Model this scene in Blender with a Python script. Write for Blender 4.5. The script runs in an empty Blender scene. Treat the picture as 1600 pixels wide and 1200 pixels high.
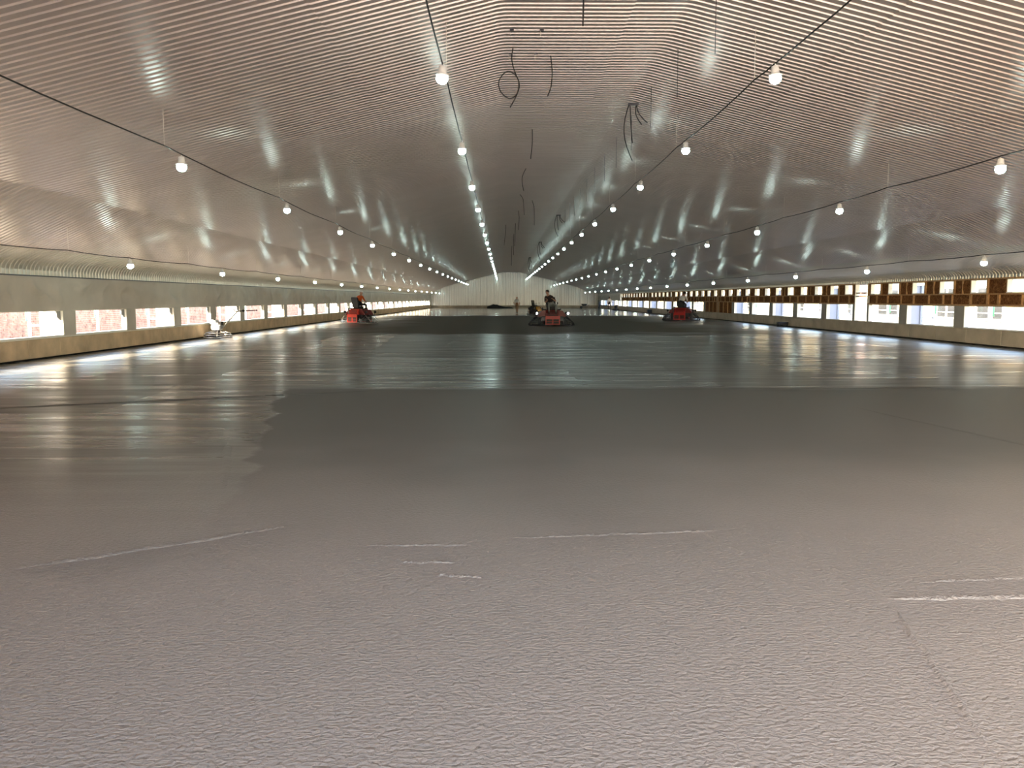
import bpy, math, random
from mathutils import Vector, Matrix, noise
random.seed(7)
SC = bpy.context.scene
COL = SC.collection
PI = math.pi

# ------------------------------------------------------------------ camera, sky, sun, exposure
CAM_H, F_PX, YAW, PITCH = 1.5, 1324.0, 0.0115, 0.1003
cd = bpy.data.cameras.new('camera')
cd.sensor_width = 36.0
cd.lens = F_PX / 1600.0 * 36.0
cd.clip_end = 600
cam = bpy.data.objects.new('camera', cd)
COL.objects.link(cam)
cam.location = (0, 0, CAM_H)
cam.rotation_euler = (PI / 2 - PITCH, 0, -YAW)
SC.camera = cam

w = bpy.data.worlds.new('sky')
SC.world = w
w.use_nodes = True
nt = w.node_tree
nt.nodes.clear()
out = nt.nodes.new('ShaderNodeOutputWorld')
bg = nt.nodes.new('ShaderNodeBackground')
sky = nt.nodes.new('ShaderNodeTexSky')
sky.sky_type = 'NISHITA'
sky.sun_disc = False
sky.sun_elevation = math.radians(25)
sky.sun_rotation = math.radians(233)
sky.air_density = 1.0
sky.dust_density = 2.0
sky.ozone_density = 1.0
bg.inputs['Strength'].default_value = 2.5
wb_ = nt.nodes.new('ShaderNodeMix'); wb_.data_type = 'RGBA'; wb_.blend_type = 'MULTIPLY'; wb_.inputs[0].default_value = 1.0
wb_.inputs[7].default_value = (1.0, .94, .86, 1)      # daylight white balance
nt.links.new(sky.outputs[0], wb_.inputs[6]); nt.links.new(wb_.outputs[2], bg.inputs['Color'])
nt.links.new(bg.outputs[0], out.inputs['Surface'])

sd = bpy.data.lights.new('sun', 'SUN')
sd.energy = 50.0
sd.angle = math.radians(0.6)
sd.color = (1.0, 0.80, 0.55)
sun = bpy.data.objects.new('sun', sd)
COL.objects.link(sun)
sun.rotation_euler = Vector((1.7, 1.28, -1.0)).to_track_quat('-Z', 'Y').to_euler()
LAMP_STRENGTH = 55.0

SC.cycles.blur_glossy = 0.1
SC.cycles.sample_clamp_indirect = 6.0
SC.view_settings.view_transform = 'Standard'
SC.view_settings.look = 'None'
SC.view_settings.gamma = 1.0
SC.view_settings.use_curve_mapping = False
SC.view_settings.exposure = 0.0

# ------------------------------------------------------------------ mesh builder
class MB:
    def __init__(s):
        s.v, s.f, s.m, s.sm = [], [], [], []
    def add(s, vs, fs, mi=0, smooth=False):
        o = len(s.v)
        s.v += [tuple(p) for p in vs]
        for f in fs:
            s.f.append([i + o for i in f]); s.m.append(mi); s.sm.append(smooth)
        return s
    def box(s, a, b, mi=0):
        x0, y0, z0 = a; x1, y1, z1 = b
        v = [(x0, y0, z0), (x1, y0, z0), (x1, y1, z0), (x0, y1, z0), (x0, y0, z1), (x1, y0, z1), (x1, y1, z1), (x0, y1, z1)]
        return s.add(v, [(3, 2, 1, 0), (4, 5, 6, 7), (0, 1, 5, 4), (1, 2, 6, 5), (2, 3, 7, 6), (3, 0, 4, 7)], mi)
    def bbox(s, a, b, r, mi=0):
        """box with chamfered vertical and top edges"""
        x0, y0, z0 = a; x1, y1, z1 = b
        def loop(i, z):
            return [(x0 + i + r, y0 + i, z), (x1 - i - r, y0 + i, z), (x1 - i, y0 + i + r, z), (x1 - i, y1 - i - r, z),
                    (x1 - i - r, y1 - i, z), (x0 + i + r, y1 - i, z), (x0 + i, y1 - i - r, z), (x0 + i, y0 + i + r, z)]
        L = [loop(r * .6, z0), loop(0, z0 + r), loop(0, z1 - r), loop(r * .6, z1)]
        v = [p for l in L for p in l]
        f = [tuple(reversed(range(8))), tuple(range(24, 32))]
        for k in range(3):
            for i in range(8):
                j = (i + 1) % 8
                f.append((k * 8 + i, k * 8 + j, k * 8 + 8 + j, k * 8 + 8 + i))
        return s.add(v, f, mi)
    def obox(s, c, size, rot=(0, 0, 0), mi=0):
        from mathutils import Euler
        R = Euler(rot).to_matrix()
        h = [x / 2 for x in size]
        v = []
        for z in (-1, 1):
            for x, y in ((-1, -1), (1, -1), (1, 1), (-1, 1)):
                v.append(Vector(c) + R @ Vector((x * h[0], y * h[1], z * h[2])))
        return s.add(v, [(3, 2, 1, 0), (4, 5, 6, 7), (0, 1, 5, 4), (1, 2, 6, 5), (2, 3, 7, 6), (3, 0, 4, 7)], mi)
    def tube(s, pts, r, n=8, mi=0, closed=False, smooth=True):
        pts = [Vector(p) for p in pts]
        rs = r if isinstance(r, (list, tuple)) else [r] * len(pts)
        N = len(pts); up = None; v = []
        for i, p in enumerate(pts):
            a = pts[(i - 1) % N] if (closed or i > 0) else p
            b = pts[(i + 1) % N] if (closed or i < N - 1) else p
            t = (b - a)
            t = t.normalized() if t.length > 1e-9 else Vector((0, 0, 1))
            if up is None:
                up = Vector((0, 0, 1)) if abs(t.z) < .9 else Vector((1, 0, 0))
            x = up.cross(t)
            if x.length < 1e-6:
                x = Vector((1, 0, 0)).cross(t)
            x.normalize(); y = t.cross(x); up = y
            for k in range(n):
                an = 2 * PI * k / n
                v.append(p + (x * math.cos(an) + y * math.sin(an)) * rs[i])
        f = []
        for i in range(N if closed else N - 1):
            j = (i + 1) % N
            for k in range(n):
                l = (k + 1) % n
                f.append((i * n + k, i * n + l, j * n + l, j * n + k))
        if not closed:
            f.append(tuple(reversed(range(n)))); f.append(tuple(range((N - 1) * n, N * n)))
        return s.add(v, f, mi, smooth)
    def ring(s, c, R, r, n=28, m=6, mi=0):
        pts = [(c[0] + R * math.cos(2 * PI * k / n), c[1] + R * math.sin(2 * PI * k / n), c[2]) for k in range(n)]
        return s.tube(pts, r, m, mi, True)
    def lathe(s, prof, c=(0, 0, 0), n=14, mi=0, axis='z', smooth=True):
        v = []; 
        for (r, z) in prof:
            for k in range(n):
                a = 2 * PI * k / n
                p = (r * math.cos(a), r * math.sin(a), z)
                if axis == 'y': p = (p[0], -p[2], p[1])
                if axis == 'x': p = (p[2], p[0], p[1])
                v.append((c[0] + p[0], c[1] + p[1], c[2] + p[2]))
        f = []
        for i in range(len(prof) - 1):
            for k in range(n):
                l = (k + 1) % n
                f.append((i * n + k, i * n + l, (i + 1) * n + l, (i + 1) * n + k))
        f.append(tuple(reversed(range(n)))); f.append(tuple(range((len(prof) - 1) * n, len(prof) * n)))
        return s.add(v, f, mi, smooth)
    def ball(s, c, r, n=10, mi=0):
        rr = (r, r, r) if not isinstance(r, (tuple, list)) else r
        v, f = [], []
        for i in range(n // 2 + 1):
            ph = PI * i / (n // 2)
            for k in range(n):
                a = 2 * PI * k / n
                v.append((c[0] + rr[0] * math.sin(ph) * math.cos(a), c[1] + rr[1] * math.sin(ph) * math.sin(a), c[2] - rr[2] * math.cos(ph)))
        for i in range(n // 2):
            for k in range(n):
                l = (k + 1) % n
                f.append((i * n + k, i * n + l, (i + 1) * n + l, (i + 1) * n + k))
        return s.add(v, f, mi, True)
    def prism(s, poly, x0, x1, mi=0):
        """poly in (y,z), extruded along x"""
        n = len(poly)
        v = [(x0, y, z) for y, z in poly] + [(x1, y, z) for y, z in poly]
        f = [tuple(range(n)), tuple(reversed(range(n, 2 * n)))]
        for i in range(n):
            j = (i + 1) % n
            f.append((i, i + n, j + n, j))
        return s.add(v, f, mi)
    def mesh(s, name, mats):
        me = bpy.data.meshes.new(name)
        me.from_pydata(s.v, [], s.f)
        for m in (mats if isinstance(mats, (list, tuple)) else [mats]):
            me.materials.append(m)
        if me.polygons:
            me.polygons.foreach_set('material_index', s.m)
            me.polygons.foreach_set('use_smooth', s.sm)
        me.update()
        return me
    def build(s, name, mats, parent=None, loc=None):
        o = bpy.data.objects.new(name, s.mesh(name, mats))
        COL.objects.link(o)
        if parent: o.parent = parent
        if loc: o.location = loc
        return o

def empty(name, loc=(0, 0, 0), rz=0.0):
    o = bpy.data.objects.new(name, None)
    COL.objects.link(o)
    o.location = loc; o.rotation_euler = (0, 0, rz)
    o.empty_display_size = .2
    return o
def tag(o, label, cat, group=None):
    o['label'] = label; o['category'] = cat
    if group: o['group'] = group
    return o
def struct(o, label=None):
    o['kind'] = 'structure'
    if label: o['label'] = label
    return o
def copy_tree(o, parent=None):
    c = o.copy(); COL.objects.link(c)
    if parent: c.parent = parent
    for ch in list(o.children):
        copy_tree(ch, c)
    return c
def place(mesh, name, parent, loc=(0, 0, 0)):
    o = bpy.data.objects.new(name, mesh); COL.objects.link(o)
    o.parent = parent; o.location = loc
    return o

# ------------------------------------------------------------------ materials
def mat(name, col, rough=.6, metal=0.0, spec=.5, noise_amt=0.0, noise_scale=5.0, bump=0.0, bump_scale=30.0, emit=None, emit_s=0.0, coord='Object'):
    m = bpy.data.materials.new(name); m.use_nodes = True
    t = m.node_tree; b = t.nodes['Principled BSDF']
    b.inputs['Base Color'].default_value = (*col, 1)
    b.inputs['Roughness'].default_value = rough
    b.inputs['Metallic'].default_value = metal
    b.inputs['Specular IOR Level'].default_value = spec
    tc = t.nodes.new('ShaderNodeTexCoord')
    if noise_amt:
        n = t.nodes.new('ShaderNodeTexNoise'); n.inputs['Scale'].default_value = noise_scale; n.inputs['Detail'].default_value = 6
        r = t.nodes.new('ShaderNodeValToRGB')
        r.color_ramp.elements[0].position = .3; r.color_ramp.elements[1].position = .7
        r.color_ramp.elements[0].color = (*[c * (1 - noise_amt) for c in col], 1)
        r.color_ramp.elements[1].color = (*[min(1, c * (1 + noise_amt * .5)) for c in col], 1)
        t.links.new(tc.outputs[coord], n.inputs['Vector']); t.links.new(n.outputs['Fac'], r.inputs['Fac'])
        t.links.new(r.outputs['Color'], b.inputs['Base Color'])
    if bump:
        n2 = t.nodes.new('ShaderNodeTexNoise'); n2.inputs['Scale'].default_value = bump_scale; n2.inputs['Detail'].default_value = 4
        bp = t.nodes.new('ShaderNodeBump'); bp.inputs['Strength'].default_value = bump; bp.inputs['Distance'].default_value = .02
        t.links.new(tc.outputs[coord], n2.inputs['Vector']); t.links.new(n2.outputs['Fac'], bp.inputs['Height'])
        t.links.new(bp.outputs['Normal'], b.inputs['Normal'])
    if emit:
        b.inputs['Emission Color'].default_value = (*emit, 1); b.inputs['Emission Strength'].default_value = emit_s
    return m

def floor_material():
    m = bpy.data.materials.new('wet concrete'); m.use_nodes = True
    t = m.node_tree; b = t.nodes['Principled BSDF']; L = t.links.new
    N = lambda k: t.nodes.new(k)
    tc = N('ShaderNodeTexCoord'); sep = N('ShaderNodeSeparateXYZ'); L(tc.outputs['Object'], sep.inputs[0])
    def mr(src, a, bb, c, d, smooth=False):
        n = N('ShaderNodeMapRange'); n.inputs[1].default_value = a; n.inputs[2].default_value = bb
        n.inputs[3].default_value = c; n.inputs[4].default_value = d
        if smooth: n.interpolation_type = 'SMOOTHSTEP'
        L(src, n.inputs[0]); return n.outputs[0]
    def math_(op, a, bb):
        n = N('ShaderNodeMath'); n.operation = op
        for i, v in enumerate((a, bb)):
            if isinstance(v, (int, float)): n.inputs[i].default_value = v
            else: L(v, n.inputs[i])
        return n.outputs[0]
    def noise_(scale, sx=1, sy=1, detail=4, rough=.55, dist=0.0):
        mp = N('ShaderNodeMapping'); mp.inputs['Scale'].default_value = (sx, sy, 1); L(tc.outputs['Object'], mp.inputs[0])
        n = N('ShaderNodeTexNoise'); n.inputs['Scale'].default_value = scale; n.inputs['Detail'].default_value = detail
        n.inputs['Roughness'].default_value = rough; n.inputs['Distortion'].default_value = dist
        L(mp.outputs[0], n.inputs['Vector']); return n.outputs['Fac']
    Y = sep.outputs['Y']; X = sep.outputs['X']
    big = noise_(.25, 1, 1, 3)
    streak = noise_(1.0, .35, 3.2, 5, .65, .6)
    swirl = noise_(1.6, .8, 2.4, 5, .6, 1.2)
    edge = math_('ADD', Y, math_('MULTIPLY', math_('SUBTRACT', big, .5), 10.0))
    wet = mr(edge, 73, 77, 0, 1)                 # troweled and water-covered far end
    rough_zone = mr(math_('ADD', Y, math_('MULTIPLY', math_('SUBTRACT', big, .5), 6.0)), 3.6, 9.0, 1, 0, True)   # coarse unworked front
    def mixc(fac, a, bb):
        n = N('ShaderNodeMix'); n.data_type = 'RGBA'; L(fac, n.inputs[0])
        for i_, v in ((6, a), (7, bb)):
            if isinstance(v, tuple): n.inputs[i_].default_value = (*v, 1)
            else: L(v, n.inputs[i_])
        return n.outputs[2]
    def mixf(fac, a, bb):
        n = N('ShaderNodeMix'); L(fac, n.inputs[0])
        for i_, v in ((2, a), (3, bb)):
            if isinstance(v, (int, float)): n.inputs[i_].default_value = v
            else: L(v, n.inputs[i_])
        return n.outputs[0]
    med = noise_(1.1, 1, 1, 4, .6)
    off = math_('SUBTRACT', big, .5); offm = math_('SUBTRACT', med, .5)
    near = mr(math_('ADD', Y, math_('MULTIPLY', off, 1.2)), 13.9, 14.3, 1, 0)          # this side of the pour joint
    xdist = math_('ABSOLUTE', math_('SUBTRACT', X, 1.8), 0)
    mid = math_('MULTIPLY', mr(math_('ADD', Y, math_('MULTIPLY', off, 14.0)), 35, 38, 0, 1), mr(math_('ADD', xdist, math_('MULTIPLY', off, 5.0)), 7.0, 11.0, 1, 0))
    # a floated, shinier bay on the left
    e1 = math_('SUBTRACT', math_('MULTIPLY', math_('ADD', X, math_('MULTIPLY', math_('SUBTRACT', Y, 5.9), .2)), -1.0), math_('ADD', 1.95, math_('MULTIPLY', offm, .7)))
    e2 = math_('SUBTRACT', Y, math_('ADD', math_('MULTIPLY', X, .86), math_('ADD', 6.5, math_('MULTIPLY', offm, .3))))
    bay = math_('MULTIPLY', math_('MULTIPLY', mr(e1, -.03, .05, 0, 1), mr(e2, -.02, .04, 0, 1)), near)
    # colour
    r = N('ShaderNodeValToRGB')
    r.color_ramp.elements[0].position = .25; r.color_ramp.elements[0].color = (.075, .073, .064, 1)
    r.color_ramp.elements[1].position = .8; r.color_ramp.elements[1].color = (.13, .126, .112, 1)
    L(streak, r.inputs['Fac'])
    # long float passes: each lane a little lighter or darker, smoother or rougher
    fl = N('ShaderNodeMath'); fl.operation = 'FLOOR'
    L(math_('DIVIDE', math_('ADD', math_('ADD', X, math_('MULTIPLY', Y, .06)), math_('MULTIPLY', off, 1.2)), 2.3), fl.inputs[0])
    fl2 = N('ShaderNodeMath'); fl2.operation = 'FLOOR'
    L(math_('DIVIDE', math_('ADD', Y, math_('MULTIPLY', fl.outputs[0], 3.7)), 9.0), fl2.inputs[0])
    wn = N('ShaderNodeTexWhiteNoise'); wn.noise_dimensions = '2D'
    cb = N('ShaderNodeCombineXYZ'); L(fl.outputs[0], cb.inputs[0]); L(fl2.outputs[0], cb.inputs[1]); L(cb.outputs[0], wn.inputs['Vector'])
    lane = wn.outputs['Value']
    lc = N('ShaderNodeMix'); lc.data_type = 'RGBA'; lc.blend_type = 'MULTIPLY'; lc.inputs[0].default_value = 1
    lg = N('ShaderNodeCombineXYZ'); lv = mr(lane, 0, 1, .72, 1.12)
    for k_ in range(3): L(lv, lg.inputs[k_])
    L(r.outputs['Color'], lc.inputs[6]); L(lg.outputs[0], lc.inputs[7])
    c = mixc(near, lc.outputs[2], (.118, .116, .107))
    c = mixc(bay, c, r.outputs['Color'])
    c = mixc(mid, c, (.115, .094, .066))
    c = mixc(rough_zone, c, (.225, .208, .192))
    c = mixc(wet, c, (.15, .14, .125))
    L(c, b.inputs['Base Color'])
    # roughness and gloss
    rg = mr(streak, .3, .72, .2, .46)
    rg = math_('ADD', rg, mr(lane, 0, 1, -.06, .05))
    rn = mixf(near, rg, .5); rn = mixf(bay, rn, rg)
    rn = mixf(rough_zone, rn, .42); rn = mixf(mid, rn, .62); rn = mixf(wet, rn, mr(big, .3, .7, .10, .16))
    L(rn, b.inputs['Roughness'])
    sp = mixf(near, .5, .25); sp = mixf(bay, sp, .5); sp = mixf(rough_zone, sp, .5); sp = mixf(mid, sp, .12); sp = mixf(wet, sp, .5)
    L(sp, b.inputs['Specular IOR Level'])
    # relief
    grain = noise_(52, .75, 1.0, 2, .5, .4)
    h = math_('MULTIPLY', grain, math_('MULTIPLY', rough_zone, .016))
    h = math_('ADD', h, math_('MULTIPLY', streak, mixf(near, .004, mixf(bay, .0015, .005))))
    h = math_('ADD', h, math_('MULTIPLY', swirl, mixf(near, .004, mixf(bay, .001, .003))))
    h = math_('MULTIPLY', h, mr(wet, 0, 1, 1, .05))
    h = math_('ADD', h, math_('MULTIPLY', bay, -.006))
    bp = N('ShaderNodeBump'); bp.inputs['Strength'].default_value = .9; bp.inputs['Distance'].default_value = 1.0
    L(h, bp.inputs['Height']); L(bp.outputs['Normal'], b.inputs['Normal'])
    return m

def wool_material():
    m = bpy.data.materials.new('brown mineral wool'); m.use_nodes = True
    t = m.node_tree; b = t.nodes['Principled BSDF']; L = t.links.new
    tc = t.nodes.new('ShaderNodeTexCoord')
    n = t.nodes.new('ShaderNodeTexNoise'); n.inputs['Scale'].default_value = 9; n.inputs['Detail'].default_value = 8; n.inputs['Roughness'].default_value = .7; n.inputs['Distortion'].default_value = 1.5
    r = t.nodes.new('ShaderNodeValToRGB')
    e = r.color_ramp.elements
    e[0].position = .35; e[0].color = (.07, .026, .01, 1)
    e[1].position = .7; e[1].color = (.42, .22, .09, 1)
    e.new(.52).color = (.2, .085, .032, 1)
    L(tc.outputs['Object'], n.inputs['Vector']); L(n.outputs['Fac'], r.inputs['Fac']); L(r.outputs['Color'], b.inputs['Base Color'])
    bp = t.nodes.new('ShaderNodeBump'); bp.inputs['Strength'].default_value = .8; bp.inputs['Distance'].default_value = .04
    L(n.outputs['Fac'], bp.inputs['Height']); L(bp.outputs['Normal'], b.inputs['Normal'])
    b.inputs['Roughness'].default_value = .95; b.inputs['Specular IOR Level'].default_value = .1
    return m

M = dict(
    floor=floor_material(), wool=wool_material(),
    sheet=mat('galvanised corrugated steel', (.63, .56, .525), .28, .38, .5, .05, .8),
    cove=mat('dull galvanised cove', (.64, .61, .54), .4, .5, .4, .05, .8),
    endsheet=mat('end wall steel', (.72, .71, .68), .3, .65, .5, .05, .8),
    membrane=mat('grey membrane', (.52, .49, .43), .5, 0, .4, .12, 1.3),
    curb=mat('stained concrete curb', (.64, .49, .32), .8, 0, .3, .28, 1.7, .25, 40),
    curb_r=mat('concrete curb right', (.46, .40, .31), .8, 0, .3, .2, 1.7, .25, 40),
    dark=mat('dark joint', (.02, .018, .015), .9, 0, .2),
    white=mat('white plastic', (.82, .82, .80), .4),
    jamb=mat('cream reveal board', (.8, .77, .66), .55),
    grey=mat('grey bracket', (.28, .29, .29), .5),
    pillar=mat('grey pillar', (.33, .32, .29), .6, 0, .3, .1, 2),
    wood=mat('pale timber', (.50, .29, .13), .7, 0, .3, .3, 12),
    column=mat('white column', (.85, .86, .88), .5),
    shadedcolumn=mat('white column painted in shade', (.32, .37, .50), .5),  # darker copy of the white column, bluish shade painted into its colour
    galv=mat('galvanised tube', (.62, .64, .66), .35, .8),
    green=mat('green coated tube', (.12, .45, .22), .5),
    brick=mat('red brick', (.60, .33, .23), .85, 0, .2, .45, 3.5),
    mortar=mat('mortar', (.7, .6, .5), .9),
    cream=mat('cream render', (.42, .39, .28), .85, 0, .2, .08, 2),
    roof=mat('roof edge', (.3, .12, .08), .8),
    glass=mat('dark window glass', (.03, .035, .04), .08, 0, .8),
    ground=mat('pale gravel yard', (.62, .56, .52), .95, 0, .1, .2, 2.5),
    red=mat('red painted steel', (.46, .02, .016), .35), darkred=mat('dark red steel', (.17, .012, .012), .4),
    redcoral=mat('sun-faded red steel', (.75, .07, .04), .4),
    black=mat('black rubber', (.018, .018, .02), .6),
    steel=mat('worn steel', (.42, .42, .42), .35, .85),
    darksteel=mat('dark steel', (.07, .07, .08), .4, .6),
    yellow=mat('yellow engine cover', (.72, .34, .03), .4),
    cable=mat('black cable', (.012, .011, .01), .6),
    rod=mat('zinc rod', (.8, .76, .7), .5, .1),
    lampwhite=mat('white lamp housing', (.85, .86, .85), .4),
    lamp=mat('glowing lamp dome', (.9, 1, .97), .3, emit=(.74, 1.0, .93), emit_s=LAMP_STRENGTH),
    head=mat('headlamp lens', (.9, .92, 1), .2, emit=(.85, .9, 1.0), emit_s=60.0),
    orange=mat('orange work vest', (.9, .16, .03), .8),
    tee=mat('white t-shirt', (.78, .77, .74), .85),
    darkshirt=mat('dark shirt', (.035, .022, .022), .85),
    denim=mat('grey trousers', (.22, .24, .23), .85),
    darkpants=mat('dark trousers', (.03, .03, .035), .85),
    brownpants=mat('brown trousers', (.3, .17, .1), .85),
    skin=mat('skin', (.48, .25, .17), .55),
    hair=mat('dark hair', (.02, .012, .008), .7),
    eye=mat('eye', (.02, .02, .02), .2),
    engine=mat('light grey engine', (.5, .51, .52), .45),
    boot=mat('work boot', (.03, .025, .02), .7),
)

# ------------------------------------------------------------------ measures of the barn
XL, XR, Y0, Y1 = -11.46, 15.44, -2.0, 137.0
OUT_L, OUT_R = XL - .16, XR + .16

# floor
f = MB()
f.box((OUT_L, Y0 - .3, -.25), (OUT_R, Y1 + .2, 0))
floor = f.build('floor', M['floor'])
struct(floor, 'grey freshly poured concrete slab')
# low ridges left by the floats and the screed
def ridge(p0, p1, wd=.03, h=.006, jag=.012):
    mb = MB(); p0 = Vector(p0); p1 = Vector(p1); n = 26
    d = (p1 - p0).normalized(); s = Vector((-d.y, d.x, 0)); v = []; fs = []
    for i in range(n + 1):
        t = i / n
        c = p0.lerp(p1, t) + s * ((noise.noise((t * 9 + p0.x, p0.y, 0))) * jag * 2)
        k = min(1, 6 * t, 6 * (1 - t)) * (.85 + .3 * noise.noise((t * 9, p0.x, 3)))
        v += [c - s * wd * k - Vector((0, 0, .002)), c + Vector((0, 0, h * k)), c + s * wd * k - Vector((0, 0, .002))]
        if i:
            a = (i - 1) * 3; b = i * 3
            fs += [(a, b, b + 1, a + 1), (a + 1, b + 1, b + 2, a + 2)]
    mb.add(v, fs, 0, True)
    return mb.build('ridge', M['floor'], floor)

# ceiling: cross-section of the roof, left to right
PROF = [(XL, 2.07), (XL, 2.20), (XL + .03, 2.30), (XL + .11, 2.40), (XL + .24, 2.48), (XL + .42, 2.57), (XL + .62, 2.655),
        (-8.83, 3.575), (-2.34, 5.195), (0.0, 5.78), (1.92, 5.78), (2.75, 5.78), (5.2, 5.167), (11.4, 3.617),
        (13.2, 2.86), (13.6, 2.72), (14.1, 2.62), (14.7, 2.54), (15.1, 2.47), (XR - .16, 2.40), (XR - .05, 2.32), (XR, 2.24), (XR, 2.12)]
def roof_z(x):
    for (a, za), (b, zb) in zip(PROF, PROF[1:]):
        if a <= x <= b and b > a:
            return za + (zb - za) * (x - a) / (b - a)
PITCH_R = .175
WAVE = [(0.0, 0.0), (.2, 0.0), (.39, 0.0), (.415, .08), (.455, .92), (.48, 1.0), (.68, 1.0), (.88, 1.0), (.905, .92), (.945, .08), (.97, 0.0)]
DEPTH = .022
ceil_ = empty('ceiling')
struct(ceil_, 'white corrugated steel ceiling with a flat central strip')
def wave_sheet(name, path, y0, y1, mat_, parent, lift=0.0, pitch=PITCH_R, depth=DEPTH):
    """corrugations run along the path (x,z); the wave runs along y, pushed outwards (up)"""
    nrm = []
    for i in range(len(path)):
        a = Vector(path[max(0, i - 1)]); b = Vector(path[min(len(path) - 1, i + 1)])
        t = (b - a).normalized(); nrm.append(Vector((-t.y, t.x)))
    ys = []
    n = int((y1 - y0) / pitch)
    for k in range(n):
        for (u, d) in WAVE:
            ys.append((y0 + (k + u) * pitch, d * depth))
    ys.append((y0 + n * pitch, 0.0))
    v = []; fs = []; c = len(path)
    for (y, d) in ys:
        for (p, q) in zip(path, nrm):
            v.append((p[0] + q.x * (d + lift), y, p[1] + q.y * (d + lift)))
    for i in range(len(ys) - 1):
        for j in range(c - 1):
            a = i * c + j
            fs.append((a, a + c, a + c + 1, a + 1))
    mb = MB(); mb.add(v, fs)
    return mb.build(name, mat_, parent)
def sub(path, x0, x1):
    """piece of PROF between x0 and x1 with the curve corners softened"""
    return [p for p in path if x0 - 1e-6 <= p[0] <= x1 + 1e-6]
creaseL = [(-.16, 5.74), (-.07, 5.763), (.04, 5.778), (.16, 5.78)]
creaseR = [(2.6, 5.78), (2.71, 5.778), (2.81, 5.763), (2.91, 5.74)]
wave_sheet('cove_sheet', sub(PROF, XL, XL + .62), Y0, Y1, M['cove'], ceil_)
wave_sheet('roof_sheet', [(XL + .56, roof_z(XL + .56) + .003), (XL + .62, 2.658), (-8.83, 3.575)], Y0, Y1, M['sheet'], ceil_, .004)
wave_sheet('roof_sheet', [(-8.9, roof_z(-8.9) + .004), (-8.83, 3.58), (-5.6, roof_z(-5.6) + .004), (-2.34, 5.199)], Y0, Y1, M['sheet'], ceil_, .004)
wave_sheet('roof_sheet', [(-2.42, roof_z(-2.42)), (-2.34, 5.195)] + creaseL + [(1.0, 5.78), (1.95, 5.78)], Y0, Y1, M['sheet'], ceil_)
wave_sheet('roof_sheet', [(1.88, 5.784)] + [(x, z + .004) for x, z in creaseR] + [(5.2, 5.171)], Y0, Y1, M['sheet'], ceil_, .004)
wave_sheet('roof_sheet', [(5.12, roof_z(5.12)), (8.3, roof_z(8.3)), (11.45, roof_z(11.45))], Y0, Y1, M['sheet'], ceil_)
wave_sheet('roof_sheet', [(11.36, roof_z(11.36) + .004), (11.4, 3.621), (13.2, 2.864), (13.26, 2.845)], Y0, Y1, M['sheet'], ceil_, .004)
wave_sheet('cove_sheet', sub(PROF, 13.2, XR), Y0, Y1, M['cove'], ceil_)
# outer roof skin keeps daylight out
o = MB(); pts = [(OUT_L - .5, 2.05), (-8.83, 3.85), (0, 6.05), (2.75, 6.05), (11.4, 3.9), (OUT_R + .5, 2.1)]
o.add([(x, y, z) for y in (Y0 - .3, Y1 + .3) for x, z in pts] + [(x, y, z + .1) for y in (Y0 - .3, Y1 + .3) for x, z in pts],
      [(i, i + 1, i + 7, i + 6) for i in range(5)] + [(i + 12, i + 18, i + 19, i + 13) for i in range(5)] + [(0, 6, 18, 12), (5, 17, 23, 11)])
o.build('roof_deck', M['grey'], ceil_)
# small steel hooks left in the flat strip
for (x, y) in ((.14, 14.05), (.62, 14.05), (.13, 15.35), (.58, 15.35)):
    h = MB(); h.tube([(x, y, 5.80), (x, y, 5.68), (x + .01, y, 5.665)], .005, 5, 0)
    h.box((x - .012, y - .02, 5.76), (x + .05, y + .01, 5.79), 1)
    h.build('hook', [M['rod'], M['darksteel']], ceil_)

# ------------------------------------------------------------------ left wall
wl = empty('wall_left'); struct(wl, 'left long wall with grey membrane, pillars and yellowish curb')
SILL, HEAD = .52, 1.20
WIN_L = [(22.95 + 3.75 * k, 26.09 + 3.75 * k) for k in range(-6, 30)]
core = MB()
core.box((OUT_L, Y0, 0), (XL - .05, Y1, SILL - .02))
core.build('curb_core', M['dark'], wl)
y = Y0; widths = []
while y < Y1 - .3:
    d = random.uniform(1.25, 1.65)
    e = min(y + d, Y1)
    p = MB()
    off = random.uniform(0, .006)
    p.bbox((XL - .05, y + .008, .045), (XL + off, e - .008, SILL - .015), .01)
    p.build('curb_panel', M['curb'], wl)
    y = e
tk = MB(); tk.box((OUT_L, Y0, SILL - .015), (XL + .015, Y1, SILL + .012)); tk.build('ledge', M['jamb'], wl)
prev = Y0
for k, (a, b) in enumerate(WIN_L + [(Y1, Y1)]):
    if a - prev > .05:
        p = MB(); p.bbox((OUT_L, prev, SILL + .012), (XL, a, HEAD), .012); p.build('pillar', M['membrane'], wl)
    prev = b
up = MB(); up.box((OUT_L, Y0, HEAD), (XL - .04, Y1, 2.35)); up.build('wall_core', M['grey'], wl)
# wrinkled membrane stretched over the upper wall
def membrane(x, y0, y1, z0, z1, side, parent, m):
    ny = int((y1 - y0) / .12); nz = 12
    v, fs = [], []
    for i in range(ny + 1):
        yy = y0 + (y1 - y0) * i / ny
        for j in range(nz + 1):
            t = j / nz; zz = z0 + (z1 - z0) * t
            fold = abs(noise.noise((yy * .85 + .5 * noise.noise((yy * .3, zz * 2, 1)), zz * .55, 5.0)))
            fold = max(0, .15 - fold) * 6.0 * math.sin(PI * min(1, max(0, t))) ** .7
            d = .10 * fold + .03 * noise.noise((yy * .5, zz * 1.5, 9)) * math.sin(PI * t)
            v.append((x + side * d, yy, zz))
    for i in range(ny):
        for j in range(nz):
            a = i * (nz + 1) + j
            q = (a, a + 1, a + nz + 2, a + nz + 1)
            fs.append(q if side > 0 else tuple(reversed(q)))
    mb = MB(); mb.add(v, fs, 0, True)
    return mb.build('membrane', m, parent)
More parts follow.
